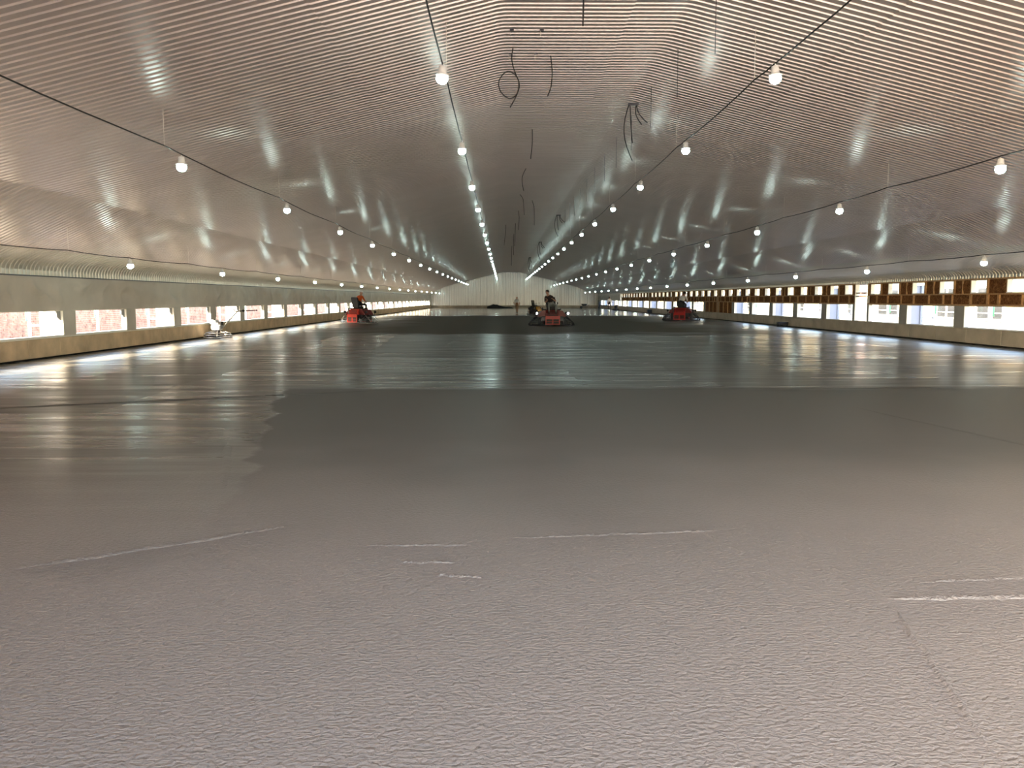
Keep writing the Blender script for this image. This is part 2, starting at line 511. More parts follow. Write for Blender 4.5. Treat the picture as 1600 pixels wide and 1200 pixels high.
membrane(XL - .004, Y0, Y1, HEAD - .005, 2.06, 1, wl, M['membrane'])
tb = MB(); tb.box((XL - .03, Y0, 2.045), (XL + .01, Y1, 2.075)); tb.build('edge_strip', M['darksteel'], wl)
for k in range(0, 30, 2):                       # white columns outside every second pillar
    yc = 22.65 + 3.75 * k
    c = MB(); c.box((OUT_L - .40, yc - .20, -.2), (OUT_L + .002, yc + .20, 2.0)); c.box((OUT_L - .50, yc - .26, -.2), (OUT_L - .40, yc + .26, 2.0))
    c.build('outer_column', M['column'], wl)

WN = [0]
def window(a, b, z0, z1, side, parts=True):
    """unglazed opening with a sill board, two reveal boards, a head board and a small bracket"""
    WN[0] += 1
    x_in, x_out = (XL, OUT_L) if side < 0 else (XR, OUT_R)
    lo, hi = min(x_in, x_out), max(x_in, x_out)
    r = empty('window_%d' % WN[0]); struct(r)
    t = .03
    s = MB(); s.box((lo - .01, a, z0), (hi - .004, b, z0 + .035)); s.build('sill', M['white'], r)
    for (u, v) in ((a, a + t), (b - t, b)):
        s = MB(); s.box((lo, u, z0 + .035), (hi - .004, v, z1 - .02)); s.build('jamb', M['jamb'], r)
    s = MB(); s.box((lo, a, z1 - .02), (hi - .004, b, z1)); s.build('head_board', M['jamb'], r)
    if parts and side < 0:
        s = MB(); xm = (lo + hi) / 2
        s.prism([(b - t, z1 - .02), (b - t - .2, z1 - .02), (b - t - .2, z1 - .16), (b - t, z1 - .27)], xm - .02, xm + .02)
        s.build('bracket', M['grey'], r)
    return r
for (a, b) in WIN_L:
    window(a, b, SILL + .012, HEAD, -1)

# ------------------------------------------------------------------ right wall
wr = empty('wall_right'); struct(wr, 'right long wall of curb, pillars and insulated timber frame')
SR, HR = .51, 1.263
core = MB(); core.box((XR + .05, Y0, 0), (OUT_R, Y1, SR - .02)); core.build('curb_core', M['dark'], wr)
y = Y0 + .06
while y < Y1 - .2:
    e = min(y + 2.0, Y1)
    p = MB(); p.bbox((XR - random.uniform(0, .006), y + .008, .045), (XR + .05, e - .008, SR - .015), .01)
    p.build('curb_panel', M['curb_r'], wr); y = e
tk = MB(); tk.box((XR - .015, Y0, SR - .015), (OUT_R, Y1, SR + .012)); tk.build('ledge', M['curb_r'], wr)
DOOR = (35.8, 37.1)
LOW = []
for k in range(-7, 26):
    a = 28.87 + 4.03 * k; b = a + 3.42
    if k == 1: b = 35.7
    if k == 2: a = 37.3
    LOW.append((a, b, k in (7, 8)))
UP_END = 110.2
prev = Y0
segs = []
for (a, b, shut) in LOW:
    segs.append((prev, a)); prev = b
segs.append((prev, Y1))
for (a, b) in segs:
    pcs = [(a, b)]
    if a < DOOR[0] < b: pcs = [(a, DOOR[0]), (DOOR[1], b)]
    for (c, d) in pcs:
        if d - c > .02:
            p = MB(); p.bbox((XR, c, SR + .012), (OUT_R, d, HR), .01); p.build('pillar', M['pillar'], wr)
for (a, b, shut) in LOW:
    if not shut:
        window(a, b, SR + .012, HR, 1)
# wool batts, studs and rails
def batt(y0, y1, z0, z1):
    ny = max(2, int((y1 - y0) / .22)); nz = max(2, int((z1 - z0) / .12)); v, fs = [], []
    for i in range(ny + 1):
        for j in range(nz + 1):
            yy = y0 + (y1 - y0) * i / ny; zz = z0 + (z1 - z0) * j / nz
            e = 0 if i in (0, ny) or j in (0, nz) else 1
            v.append((XR + .06 - e * (.03 + .03 * noise.noise((yy * 4, zz * 5, 2))), yy, zz))
    for i in range(ny):
        for j in range(nz):
            a = i * (nz + 1) + j
            fs.append((a, a + nz + 1, a + nz + 2, a + 1))
    mb = MB(); mb.add(v, fs, 0, True)
    return mb.build('insulation_batt', M['wool'], wr)
def stud(y, z0, z1, wd=.05, mt='wood'):
    s = MB(); s.box((XR, y - wd / 2, z0), (XR + .12, y + wd / 2, z1)); return s.build('stud', M[mt], wr)
MID0, MID1, TOP = 1.315, 1.625, 2.11
UPW = []
for k in range(-15, 42):
    a = 27.0 + 2.0 * k
    if k == 4: a = 34.62
    if k == 5: a = 37.42
    UPW.append((a, a + (.8 if k == 5 else .92)))
for (z0, z1) in ((HR, MID0), (MID1, MID1 + .045), (TOP, TOP + .045)):
    for (c, d) in ((Y0, DOOR[0]), (DOOR[1], UP_END)):
        y = c
        while y < d - .05:
            e = min(y + 4.0, d)
            s = MB(); s.box((XR - .012, y + .003, z0), (XR + .12, e - .003, z1)); s.build('rail', M['wood'], wr); y = e
y = Y0; st = []
while y < UP_END:
    st.append(y); y += random.choice((.6, 1.0, 1.15, 1.2))
for i, a in enumerate(st):
    b = st[i + 1] if i + 1 < len(st) else UP_END
    if DOOR[0] - .1 < a < DOOR[1] + .1: a2 = DOOR[1] + .04
    else: a2 = a
    b2 = b
    if a2 < DOOR[0] < b2: b2 = DOOR[0] - .02
    if DOOR[0] - .02 < b2 < DOOR[1] + .02: b2 = DOOR[0] - .02
    if b2 - a2 > .1:
        batt(a2 + .02, b2 - .02, MID0, MID1)
        stud(a2, MID0, MID1, random.choice((.04, .05, .09)))
prev = Y0
for (a, b) in UPW:
    if a - prev > .2:
        lo, hi = prev, a
        if lo < DOOR[0] < hi:
            parts = [(lo, DOOR[0]), (DOOR[1], hi)]
        else:
            parts = [(lo, hi)]
        for (c, d) in parts:
            if d - c > .12:
                batt(c + .04, d - .04, MID1 + .045, TOP)
                stud(c + .02, MID1 + .045, TOP, .04); stud(d - .02, MID1 + .045, TOP, .04)
                if d - c > .9 and random.random() < .6: stud((c + d) / 2 + random.uniform(-.1, .1), MID1 + .045, TOP, .03)
    window(a, b, MID1 + .045, TOP, 1, False)
    prev = b
# closed bays and full-height timber posts
for (a, b, shut) in LOW:
    if shut:
        n = 3
        for i in range(n):
            batt(a + (b - a) * i / n + .02, a + (b - a) * (i + 1) / n - .02, SR + .012, HR)
        for i in range(n + 1):
            stud(a + (b - a) * i / n, SR + .012, HR, .05)
for yy in (60.85, 77.1, 89.2):
    s = MB(); s.box((XR - .02, yy - .25, SR + .012), (XR + .03, yy + .25, TOP)); s.build('timber_post', M['wood'], wr)
# sheathing behind the wool
sh = MB()
sh.box((XR + .12, Y0, HR), (OUT_R, DOOR[0], MID1 + .02)); sh.box((XR + .12, DOOR[1], HR), (OUT_R, UP_END, MID1 + .02))
prev = Y0
for (a, b) in UPW + [(UP_END, UP_END)]:
    for (c, d) in ([(prev, DOOR[0]), (DOOR[1], a)] if prev < DOOR[0] < a else [(prev, a)]):
        if d > c: sh.box((XR + .12, c, MID1 + .02), (OUT_R, d, TOP))
    prev = b
sh.box((XR + .02, Y0, TOP), (OUT_R, Y1, 2.4))
for (a, b, shut) in LOW:
    if shut: sh.box((XR + .12, a, SR), (OUT_R, b, HR))
sh.build('sheathing', M['grey'], wr)
# far end of the wall: grey membrane instead of wool
uw = MB(); uw.box((XR + .03, UP_END + .9, HR), (OUT_R, Y1, TOP)); uw.build('wall_core', M['grey'], wr)
membrane(XR + .004, UP_END + .9, Y1, HR, TOP + .02, -1, wr, M['membrane'])
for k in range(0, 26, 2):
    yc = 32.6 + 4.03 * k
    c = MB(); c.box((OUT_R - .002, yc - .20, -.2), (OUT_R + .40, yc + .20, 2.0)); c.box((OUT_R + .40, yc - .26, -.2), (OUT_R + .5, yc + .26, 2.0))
    c.build('outer_column', M['shadedcolumn'], wr)
# tall openings
def tall_opening(n, a, b, bars):
    r = empty('door_%d' % n); struct(r)
    for (u, v) in ((a, a + .05), (b - .05, b)):
        s = MB(); s.box((XR - .01, u, SR + .012), (OUT_R, v, TOP)); s.build('jamb', M['jamb'], r)
    for z in bars:
        s = MB(); s.box((XR + .02, a + .05, z - .025), (XR + .12, b - .05, z + .025)); s.build('crossbar', M['pillar'], r)
    s = MB(); s.box((XR - .005, a, SR + .012), (OUT_R, b, SR + .04)); s.build('threshold', M['pillar'], r)
tall_opening(1, DOOR[0], DOOR[1], (1.74, 1.60))
tall_opening(2, UP_END, UP_END + .9, (1.74,))

# ------------------------------------------------------------------ end walls
wb = empty('wall_back'); struct(wb, 'far end wall of pale vertical corrugated steel')
def ribbed(y, x0, x1, pitch, depth):
    v, fs = [], []; n = int((x1 - x0) / pitch)
    xs = []
    for k in range(n):
        for (u, d) in ((0, 0), (.26, 0), (.36, 1), (.9, 1)):
            xs.append((x0 + (k + u) * pitch, d * depth))
    for (x, d) in xs:
        v += [(x, y - d, .42), (x, y - d, max(.45, min(6.0, (roof_z(min(max(x, XL + .02), XR - .02)) or 2.1) + .06)))]
    for i in range(len(xs) - 1):
        fs.append((2 * i, 2 * i + 2, 2 * i + 3, 2 * i + 1))
    mb = MB(); mb.add(v, fs)
    return mb.build('wall_sheet', M['endsheet'], wb)
xa = XL
for i in range(9):
    xb = XL + (XR - XL) * (i + 1) / 9
    ribbed(Y1 - .02, xa, xb, .3736, .09); xa = xb
s = MB(); s.box((OUT_L, Y1, 0), (OUT_R, Y1 + .2, 6.1)); s.build('wall_core', M['grey'], wb)
s = MB(); s.bbox((XL, Y1 - .09, 0.0), (XR, Y1, .44), .01); s.build('curb', M['curb_r'], wb)
s = MB(); pl = [(-11.2, 2.62), (-8.83, 3.53), (0, 5.73), (2.75, 5.73), (11.4, 3.57), (15.2, 2.62)]
for (p, q) in zip(pl, pl[1:]):
    s.tube([(p[0], Y1 - .09, p[1]), (q[0], Y1 - .09, q[1])], .06, 4)
s.build('edge_flashing', M['endsheet'], wb)

wf = empty('wall_front_unseen'); struct(wf, 'unseen near gable behind the viewpoint, side panels added to shape daylight')
for xa, xb in ((OUT_L, -8.83), (-8.83, -6.6), (-6.6, -4.4), (-4.4, -2.5), (11.4, 13.3), (13.3, OUT_R)):  # unseen panels added to hold back daylight at both sides
    za, zb = max(2.3, roof_z(max(xa, XL)) + .2), max(2.3, roof_z(min(xb, XR)) + .2)
    s = MB(); s.add([(x, yy, z) for yy in (Y0 - .16, Y0) for (x, z) in ((xa, 0), (xb, 0), (xb, zb), (xa, za))],
                    [(0, 1, 2, 3), (7, 6, 5, 4), (0, 4, 5, 1), (1, 5, 6, 2), (2, 6, 7, 3), (3, 7, 4, 0)])
    s.build('light_block_panel', M['endsheet'], wf)

# ------------------------------------------------------------------ outside
g = MB(); g.box((-150, -120, -.5), (150, 260, -.26)); yard = g.build('ground', M['ground']); struct(yard, 'pale gravel yard outside the barn')

bw = empty('brick_wall', (-16.8, 0, -.26)); tag(bw, 'long red brick wall seen through the left windows', 'wall'); bw['kind'] = 'structure'
s = MB(); s.box((-.3, -12, 0), (0, 150, 2.9)); s.build('wall_core', M['mortar'], bw)
s = MB(); row = 0; z = .02
while z < 1.85:
    yy = 22.0 + (.125 if row % 2 else 0)
    while yy < 78:
        d = random.uniform(.008, .03)
        s.box((-.01, yy, z), (d, yy + .235, z + .068)); yy += .25
    z += .082; row += 1
o = s.build('brick', M['brick'], bw); o['kind'] = 'stuff'
s = MB(); s.box((-.02, 78, .02), (.012, 150, 2.85)); s.box((-.02, -12, .02), (.012, 21.9, 2.85)); s.box((-.02, 21.9, 1.9), (.012, 78, 2.85)); s.build('brick_face', M['brick'], bw)
s = MB(); s.box((-.4, -12, 2.9), (.1, 150, 3.0)); s.build('coping', M['mortar'], bw)

def scaffold(x_post, x_col, y0, dy, n, label, colx):
    r = empty('scaffold', (0, 0, -.26)); tag(r, label, 'scaffold')
    for k in range(n):
        yy = y0 + dy * k
        p = MB(); p.tube([(x_post, yy, 0), (x_post, yy, 2.3)], .045, 8); p.lathe([(.07, 0), (.07, .02)], (x_post, yy, 0), 8)
        p.build('post', M['white'], r)
        c = MB(); c.tube([(x_post + (.05 if x_post > 0 else -.05), yy, 1.15), (x_post + (.05 if x_post > 0 else -.05), yy, 1.8)], .05, 8); c.build('sleeve', M['green'], r)
        if k % 2 == 0:
            b = MB(); b.tube([(x_post, yy, 1.03), (x_col, yy - .1, 1.03)], .035, 8); b.lathe([(.06, -.05), (.06, .05)], (x_post, yy, 1.03), 8); b.build('bar', M['galv'], r)
    for z in (2.2,):
        b = MB(); b.tube([(x_post, y0, z), (x_post, y0 + dy * (n - 1), z)], .03, 6); b.build('bar', M['galv'], r)
    return r
scaffold(-13.0, OUT_L - .51, 23.5, 3.95, 14, 'tubular scaffold posts and bars outside the left wall windows', 0)
scaffold(17.0, OUT_R + .51, 25.4, 3.95, 14, 'tubular scaffold posts and bars outside the right wall windows', 0)

hs = empty('house', (20.2, 0, -.26)); tag(hs, 'cream rendered house with dark windows seen through right wall openings', 'house')
s = MB(); s.box((0, -4, 0), (5, 120, 2.7)); s.build('wall', M['cream'], hs)
s = MB(); s.box((-.3, -4.4, 2.7), (5.4, 120.4, 2.82)); s.build('roof', M['roof'], hs)
s = MB(); s.box((-.06, -4, .28), (0, 120, .34)); s.build('plinth', M['cream'], hs)
for (yc, wd) in [(27, 1.9), (31, 1.9), (35.0, 1.9), (38.4, 1.7), (44.3, 2.3), (48.6, 1.8), (53, 2.0), (57.5, 1.8), (63, 2.0), (69, 1.8), (75, 1.8), (81, 1.8), (88, 1.8), (95, 1.8), (102, 1.8), (110, 1.8)]:
    fr = MB(); z0, z1 = .93, 2.2; a, b = yc - wd / 2, yc + wd / 2
    fr.box((-.05, a - .09, z0 - .09), (.02, a, z1 + .09)); fr.box((-.05, b, z0 - .09), (.02, b + .09, z1 + .09))
    fr.box((-.05, a, z1), (.02, b, z1 + .09)); fr.box((-.07, a, z0 - .09), (.02, b, z0))
    fr.box((-.045, yc - .04, z0), (.02, yc + .04, z1)); fr.box((-.03, a, z0 + .22), (.0, b, z0 + .25))
    w_ = fr.build('window', M['white'], hs)
    for (c, d) in ((a, yc - .04), (yc + .04, b)):
        pn = MB(); pn.box((-.02, c, z0), (.0, d, z1)); pn.build('pane', M['glass'], w_)
d_ = MB(); d_.box((-.05, 46.0, .05), (.0, 46.9, 2.2)); dd = d_.build('door', M['white'], hs)
for z in (1.0, 1.35):
    pn = MB(); pn.box((-.06, 46.1, z), (-.04, 46.35, z + .22)); pn.build('pane', M['glass'], dd)
s = MB(); rr = 0; z = .04
while z < 2.6:
    yy = 46.95 + (.06 if rr % 2 else 0)
    while yy < 47.9:
        s.box((-.05, yy, z), (0, yy + .22, z + .065)); yy += .24
    z += .08; rr += 1
s.build('brick', M['brick'], hs)['kind'] = 'stuff'

# ------------------------------------------------------------------ lamps, cables and hanger rods
ORD = ['first', 'second', 'third', 'fourth', 'fifth', 'sixth', 'seventh', 'eighth', 'ninth', 'tenth', 'eleventh', 'twelfth', 'thirteenth',
       'fourteenth', 'fifteenth', 'sixteenth', 'seventeenth', 'eighteenth', 'nineteenth', 'twentieth', 'twenty-first', 'twenty-second', 'twenty-third']
ROWS = [  # x, lamp height, first y, spacing, rod offset, name
    (-9.86, 2.405, 22.78, 7.43, -3.2, 'row along the left wall'),
    (-5.33, 3.72, 14.45, 6.93, -.7, 'row on the left roof slope'),
    (-.825, 4.57, 12.09, 5.78, .95, 'row left of the flat strip'),
    (3.80, 4.59, 12.11, 5.78, 1.0, 'row right of the flat strip'),
    (8.15, 3.65, 14.05, 6.645, -2.55, 'row on the right roof slope'),
    (12.70, 2.48, 22.4, 7.2, -3.0, 'row along the right wall'),
]
lampP = empty('work_lamp')
h = MB(); h.lathe([(.03, .13), (.05, .122), (.056, .05), (.06, .03), (.09, .014), (.092, .0)][::-1], (0, 0, 0), 14)
h.build('socket', M['lampwhite'], lampP)
h = MB(); h.tube([(0, 0, .128), (.004, .01, .158)], .008, 5); h.build('lead', M['lampwhite'], lampP)
h = MB(); h.lathe([(.062, -.001), (.078, -.02), (.084, -.05), (.07, -.085), (.045, -.108), (.012, -.118)][::-1], (0, 0, 0), 14)
h.build('dome', M['lamp'], lampP)
first = True
for ri, (x, z, y0, S, ro, nm) in enumerate(ROWS):
    n = int((Y1 - 2.5 - y0) / S) + 1
    pts = []
    ya = y0 - S
    for k in range(-1, n):
        yy = y0 + S * k
        yr = yy + ro
        seq = [(yy, z + .17)] + [(yr, z + .19)]
        pts += seq
        if k >= 0:
            l = lampP if first else copy_tree(lampP)
            first = False
            l.location = (x, yy, z)
            l.rotation_euler = (random.uniform(-.12, .12), random.uniform(-.12, .12), 0)
            tag(l, 'glowing work lamp, %s in the %s' % (ORD[k], nm), 'lamp', 'work lamps hanging in six rows')
            if k < 22:
                zt = roof_z(x) + .01
                r = MB(); r.tube([(0, 0, 0), (0, 0, zt - z - .185)], .0055, 5)
                q = r.build('hanger_rod', M['rod'], None, (x, yr, z + .185))
                tag(q, 'thin hanger rod beside the %s lamp in the %s' % (ORD[k], nm), 'rod', 'hanger rods carrying the lamp cables')
    pts.sort()
    path = []
    for (p, q) in zip(pts, pts[1:]):
        m_ = max(2, int((q[0] - p[0]) / .5))
        for i in range(m_):
            t = i / m_
            sag = -.04 * 4 * t * (1 - t) * min(1, (q[0] - p[0]) / 6)
            path.append((x + .012 * noise.noise((p[0] + t * 3, x, 0)), p[0] + (q[0] - p[0]) * t, p[1] + (q[1] - p[1]) * t + sag + .006 * noise.noise((p[0] + t * 7, 4, x))))
    path.append((x, pts[-1][0], pts[-1][1]))
    cmb = MB(); cmb.tube(path, .011, 5)
    cbl = cmb.build('lamp_cable', M['cable'], None)
    tag(cbl, 'thin black supply cable carrying the lamps of the %s' % nm, 'cable', 'lamp supply cables')

def hanging(pts, r, label, cat='cable', name='hanging_cable', group='cables hanging from the ceiling'):
    p = [Vector(a) for a in pts]; sm = []
    for i in range(len(p) - 1):
        a, b, c, d = p[max(0, i - 1)], p[i], p[i + 1], p[min(len(p) - 1, i + 2)]
        for k in range(5):
            t = k / 5
            sm.append(.5 * ((2 * b) + (c - a) * t + (2 * a - 5 * b + 4 * c - d) * t * t + (3 * b - a - 3 * c + d) * t ** 3))
    sm.append(p[-1])
    base = sm[0].copy()
    mb = MB(); mb.tube([q - base for q in sm], r, 6)
    o = mb.build(name, M['cable'] if cat == 'cable' else M['rod'], None, base)
    tag(o, label, cat, group); return o
def rel(x, y, z, pts): return [(x + a, y + b, z + c) for a, b, c in pts]
CZ = 5.80
HANG = [
    (rel(1.14, 12.3, CZ, [(0, 0, 0), (0, 0, -.25), (-.005, 0, -.5)]), .013, 'short thick black cable end nearest the viewer in the ceiling'),
    (rel(.19, 15.1, CZ, [(0, 0, 0), (-.02, 0, -.2), (.03, 0, -.4), (.1, 0, -.58), (.06, .02, -.78), (-.08, .02, -.84), (-.22, .0, -.72), (-.24, 0, -.55), (-.12, -.02, -.41), (.02, -.02, -.44), (.11, 0, -.6), (.06, 0, -.8), (-.05, 0, -1.0)]), .011, 'black cable with a round loop hanging by the flat strip edge'),
    (rel(.86, 15.5, CZ, [(0, 0, 0), (.03, 0, -.3), (.01, 0, -.55), (-.05, 0, -.72)]), .011, 'curved black cable hanging right of the looped cable'),
    (rel(.77, 22.1, CZ, [(0, 0, 0), (.0, 0, -.35), (-.04, 0, -.75)]), .012, 'black cable beyond the looped cable, slightly bent to the left'),
    (rel(.80, 28.6, CZ, [(0, 0, 0), (-.12, 0, -.25), (-.13, 0, -.5), (-.08, 0, -.75)]), .013, 'black cable bowed like a bracket further along the flat strip'),
    (rel(.78, 35.6, CZ, [(-.05, 0, 0), (.08, 0, -.2), (.12, 0, -.55), (.14, 0, -.85)]), .014, 'black cable curling right at its lower end'),
    (rel(1.3, 37.6, CZ, [(0, 0, 0), (.09, 0, -.3), (.11, 0, -.7), (.11, 0, -1.1)]), .014, 'black cable hanging nearest the middle of the flat strip'),
    (rel(.8, 42, CZ, [(0, 0, 0), (.03, 0, -.4), (.0, 0, -.95)]), .015, 'straight black cable, next beyond the curling one'),
    (rel(.76, 49, CZ, [(0, 0, 0), (-.02, 0, -.6), (-.04, 0, -1.3)]), .016, 'long straight black cable in the far half of the strip'),
    (rel(.22, 50, CZ, [(0, 0, 0), (-.04, 0, -.6), (-.1, 0, -1.2)]), .015, 'black cable hanging close to the left edge of the strip'),
    (rel(.78, 57.0, CZ, [(0, 0, 0), (-.03, 0, -.7), (-.02, 0, -1.4)]), .017, 'long black cable hanging second farthest along the strip'),
    (rel(.8, 70.0, CZ, [(0, 0, 0), (-.03, 0, -.8), (-.04, 0, -1.6)]), .018, 'long black cable hanging farthest along the flat strip'),
]
for p, r, l in HANG: hanging(p, r, l)
def bunch(x, y, z, k, label, n=4, sc=1.0):
    r = empty('cable_bunch', (x, y, z)); tag(r, label, 'cable', 'cable bunches along the right crease')
    for i in range(n):
        dx = (-.04, -.01, .12, .14)[i]; ex = (.05, .05, .25, .38)[i]; l = (1.2, .82, .42, .38)[i] * sc
        b = MB(); pts = []
        for j in range(9):
            t = j / 8
            bow = (-.13, -.0, -.04, -.02)[i] * math.sin(PI * t)
            pts.append((dx + (ex - dx) * t ** 1.6 + bow, .02 * i, -l * t))
        b.tube(pts, .011 * (.8 + y / 60), 6); b.build('cable', M['cable'], r)
    s_ = MB(); s_.box((-.06, -.02, -.02), (.17, .03, .03)); s_.build('clamp', M['darksteel'], r)
bunch(2.80, 18.9, 5.70, 0, 'bunch of four black cables at the right crease, nearest one')
bunch(2.8, 43.5, 5.70, 1, 'bunch of black cables at the right crease, second from the viewer', 4, .9)
bunch(2.8, 64.0, 5.70, 2, 'bunch of black cables at the right crease, third from the viewer', 4, 1.1)
bunch(2.8, 88.0, 5.70, 3, 'bunch of black cables at the right crease, farthest one', 3, 1.2)
for k in range(12):
    yy = 12.3 + 2.6 * k; zz = roof_z(3.0) + .01
    m_ = MB(); m_.tube([(0, 0, 0), (.0, 0, -.8)], .006, 5)
    o = m_.build('drop_rod', M['darksteel'], None, (3.0, yy, zz))
    tag(o, 'thin dark rod hanging free at the right crease, %s from the near end' % ORD[k], 'rod', 'free rods along the right crease')

# ------------------------------------------------------------------ ridges in the concrete
for (a, b, wd, hh) in [((-.86, 5.06, 0), (-.16, 5.06, 0), .015, .006), ((0, 5.2, 0), (1.5, 5.38, 0), .016, .006),
                       ((1.92, 4.1, 0), (2.9, 4.12, 0), .022, .010), ((1.92, 4.02, 0), (1.62, 2.62, 0), .02, .006),
                       ((2.2, 4.35, 0), (2.9, 4.42, 0), .012, .005), ((-2.75, 4.6, 0), (-1.35, 5.55, 0), .03, .009),
                       ((-7.5, 11.4, 0), (-1.9, 13.9, 0), .05, .007), ((-1.9, 13.9, 0), (8.5, 14.2, 0), .05, .006), ((8.5, 14.2, 0), (14.5, 12.0, 0), .05, .007),
                       ((-2.9, 8.9, 0), (-2.2, 6.6, 0), .05, .006), ((-.6, 4.72, 0), (-.25, 4.72, 0), .012, .006),
                       ((4.9, 11.6, 0), (5.6, 7.2, 0), .04, .006), ((-.1, 4.45, 0), (-.38, 4.5, 0), .014, .007)]:
    ridge(a, b, wd * 1.15, hh * 1.9)
random.seed(11)
for i in range(16):                                  # edges of the float passes in the middle of the hall
    x = random.uniform(-8, 11); yy = random.uniform(15, 34); a = random.choice((.15, .2, -.2, .1)) + PI / 2 * (i % 3 != 0)
    ln = random.uniform(2, 6)
    ridge((x, yy, 0), (x + ln * math.cos(a), yy + ln * math.sin(a), 0), .04, .005, .03)

# ------------------------------------------------------------------ ride-on power trowels
def ride_on(loc, rz, label, cover='red', shell='red', lights=False, ringmat='steel', bh=1.0):
    R = empty('ride_on_trowel', loc, rz); tag(R, label, 'machine', 'ride-on power trowels')
    cm, rm = M[cover], M[ringmat]
    for sx in (-1, 1):
        g_ = MB(); c = sx * .66
        g_.ring((c, 0, .05), .62, .022); g_.ring((c, 0, .17), .60, .014); g_.ring((c, 0, .27), .50, .012)
        for k in range(12):
            a = 2 * PI * k / 12; ca, sa = math.cos(a), math.sin(a)
            g_.tube([(c + .62 * ca, .62 * sa, .05), (c + .60 * ca, .60 * sa, .17), (c + .50 * ca, .50 * sa, .27), (c + .16 * ca, .16 * sa, .46)], .011, 5)
        g_.build('guard_ring', rm, R)
        ro = MB(); ro.lathe([(.07, .06), (.09, .1), (.09, .34), (.06, .44)], (c, 0, 0), 10)
        for k in range(4):
            a = PI / 4 + PI / 2 * k
            ro.obox((c + .3 * math.cos(a), .3 * math.sin(a), .085), (.46, .05, .04), (0, 0, a))
        rot = ro.build('rotor', M['darksteel'], R)
        for k in range(4):
            a = PI / 4 + PI / 2 * k
            b = MB(); b.obox((c + .34 * math.cos(a), .34 * math.sin(a), .025), (.42, .16, .012), (.12, 0, a)); b.build('blade', M['steel'], rot)
        # sloping side guards rising to the deck
        s_ = MB()
        for yy in (-.38, 0, .38):
            s_.tube([(sx * 1.24, yy * .8, .06), (sx * 1.16, yy, .22), (sx * .74, yy, .60)], .018, 6)
        s_.tube([(sx * .74, -.38, .60), (sx * .74, .38, .60)], .018, 6); s_.tube([(sx * 1.0, -.38, .36), (sx * 1.0, .38, .36)], .014, 6)
        s_.build('side_guard', rm, R)
        w_ = MB(); w_.prism([(-.42, .30), (.42, .30), (.42, .52), (-.42, .52)], sx * .40, sx * .62)
        w_.build('gearbox_cover', M['darksteel'], R)
        # water and fuel tanks beside the seat
        t_ = MB(); t_.add([(sx * a, b, z) for b in (-.36, .38) for (a, z) in ((.36, .52), (.80, .52), (.78, .60), (.58, .84), (.36, .86))], [(0, 1, 2, 3, 4), (9, 8, 7, 6, 5)] + [(i, i + 5, (i + 1) % 5 + 5, (i + 1) % 5) for i in range(5)]); t_.build('side_tank', cm, R)
        ca_ = MB(); ca_.lathe([(.045, 0), (.05, .03), (.03, .045)], (sx * .47, .2, .85), 8); ca_.build('tank_cap', M['black'], R)
        # step at the side
        st_ = MB(); st_.obox((sx * .98, -.05, .52), (.26, .5, .025)); st_.tube([(sx * .86, -.2, .52), (sx * .7, -.2, .42)], .014, 5); st_.build('step', M['darksteel'], R)
        # control lever with grip
        l_ = MB(); l_.tube([(sx * .30, -.30, .86), (sx * .31, -.36, 1.08), (sx * .30, -.34, 1.22)], .014, 6); lv = l_.build('control_lever', M['steel'], R)
        l2 = MB(); l2.tube([(sx * .30, -.34, 1.20), (sx * .295, -.33, 1.32)], .026, 8); l2.build('grip', M['black'], lv)
        # work lights on the outer corners
        for sy in (-1, 1):
            hb = MB(); hb.lathe([(.03, 0), (.075, .02), (.08, .10), (.05, .12)], (sx * .86, sy * .46 - (.06 if sy > 0 else -.06), .70), 10, axis='y' if sy < 0 else 'y')
            hb.tube([(sx * .86, sy * .42, .64), (sx * .84, sy * .40, .50)], .014, 5)
            hl = hb.build('work_light', M['black'], R)
            if sy < 0:
                le = MB(); le.lathe([(.05, .118), (.045, .126), (.02, .13)], (sx * .86, -.40, .70), 10, axis='y')
                le.build('lens', M['head'] if lights else M['glass'], hl)
    dk = MB(); dk.bbox((-.62, -.46, .40), (.62, .46, .54), .03); dk.build('deck', M['darksteel'], R)
    for sy in (-1, 1):                                   # guarded radiator boxes, front and rear
        y0_, y1_ = (-.66, -.44) if sy < 0 else (.44, .66)
        fy = y0_ if sy < 0 else y1_
        bx = MB(); bx.box((-.36, min(y0_, y1_) + (.03 if sy < 0 else 0), .10), (.36, max(y0_, y1_) - (.03 if sy > 0 else 0), .50)); bx.build('grille_box', M['black'], R)
        fr = MB(); a0, a1 = (fy, fy + .03) if sy < 0 else (fy - .03, fy)
        for (u, v, p, q) in ((-.40, .40, .47, .56), (-.40, .40, .08, .12), (-.40, -.35, .12, .47), (.35, .40, .12, .47), (-.03, .03, .12, .47), (-.35, .35, .38, .47), (-.35, .35, .26, .28), (-.35, .35, .16, .175)):
            fr.box((u, a0, p), (v, a1, q))
        fr.build('grille_frame', M[shell], R)
    bd = MB(); bd.prism([(-.50, .54), (.50, .54), (.52, .70), (.40, .88), (-.36, .88), (-.52, .72)], -.36, .36); bd.build('engine_hood', M['darkred' if lights else shell], R)
    lv_ = MB()
    for k in range(5):
        lv_.box((-.28, -.53, .58 + .055 * k), (.28, -.49, .60 + .055 * k)); lv_.box((-.28, .49, .58 + .055 * k), (.28, .54, .60 + .055 * k))
    lv_.build('hood_louvre', M['black'], R)
    pf = MB(); pf.bbox((-.50, -.30, .88), (.50, .36, .93), .02); pf.tube([(-.50, -.28, .93), (-.50, .34, .93)], .02, 6); pf.tube([(.50, -.28, .93), (.50, .34, .93)], .02, 6)
    pf.build('seat_platform', M['black'], R)
    se = empty('seat', (0, .06, .93)); se.parent = R
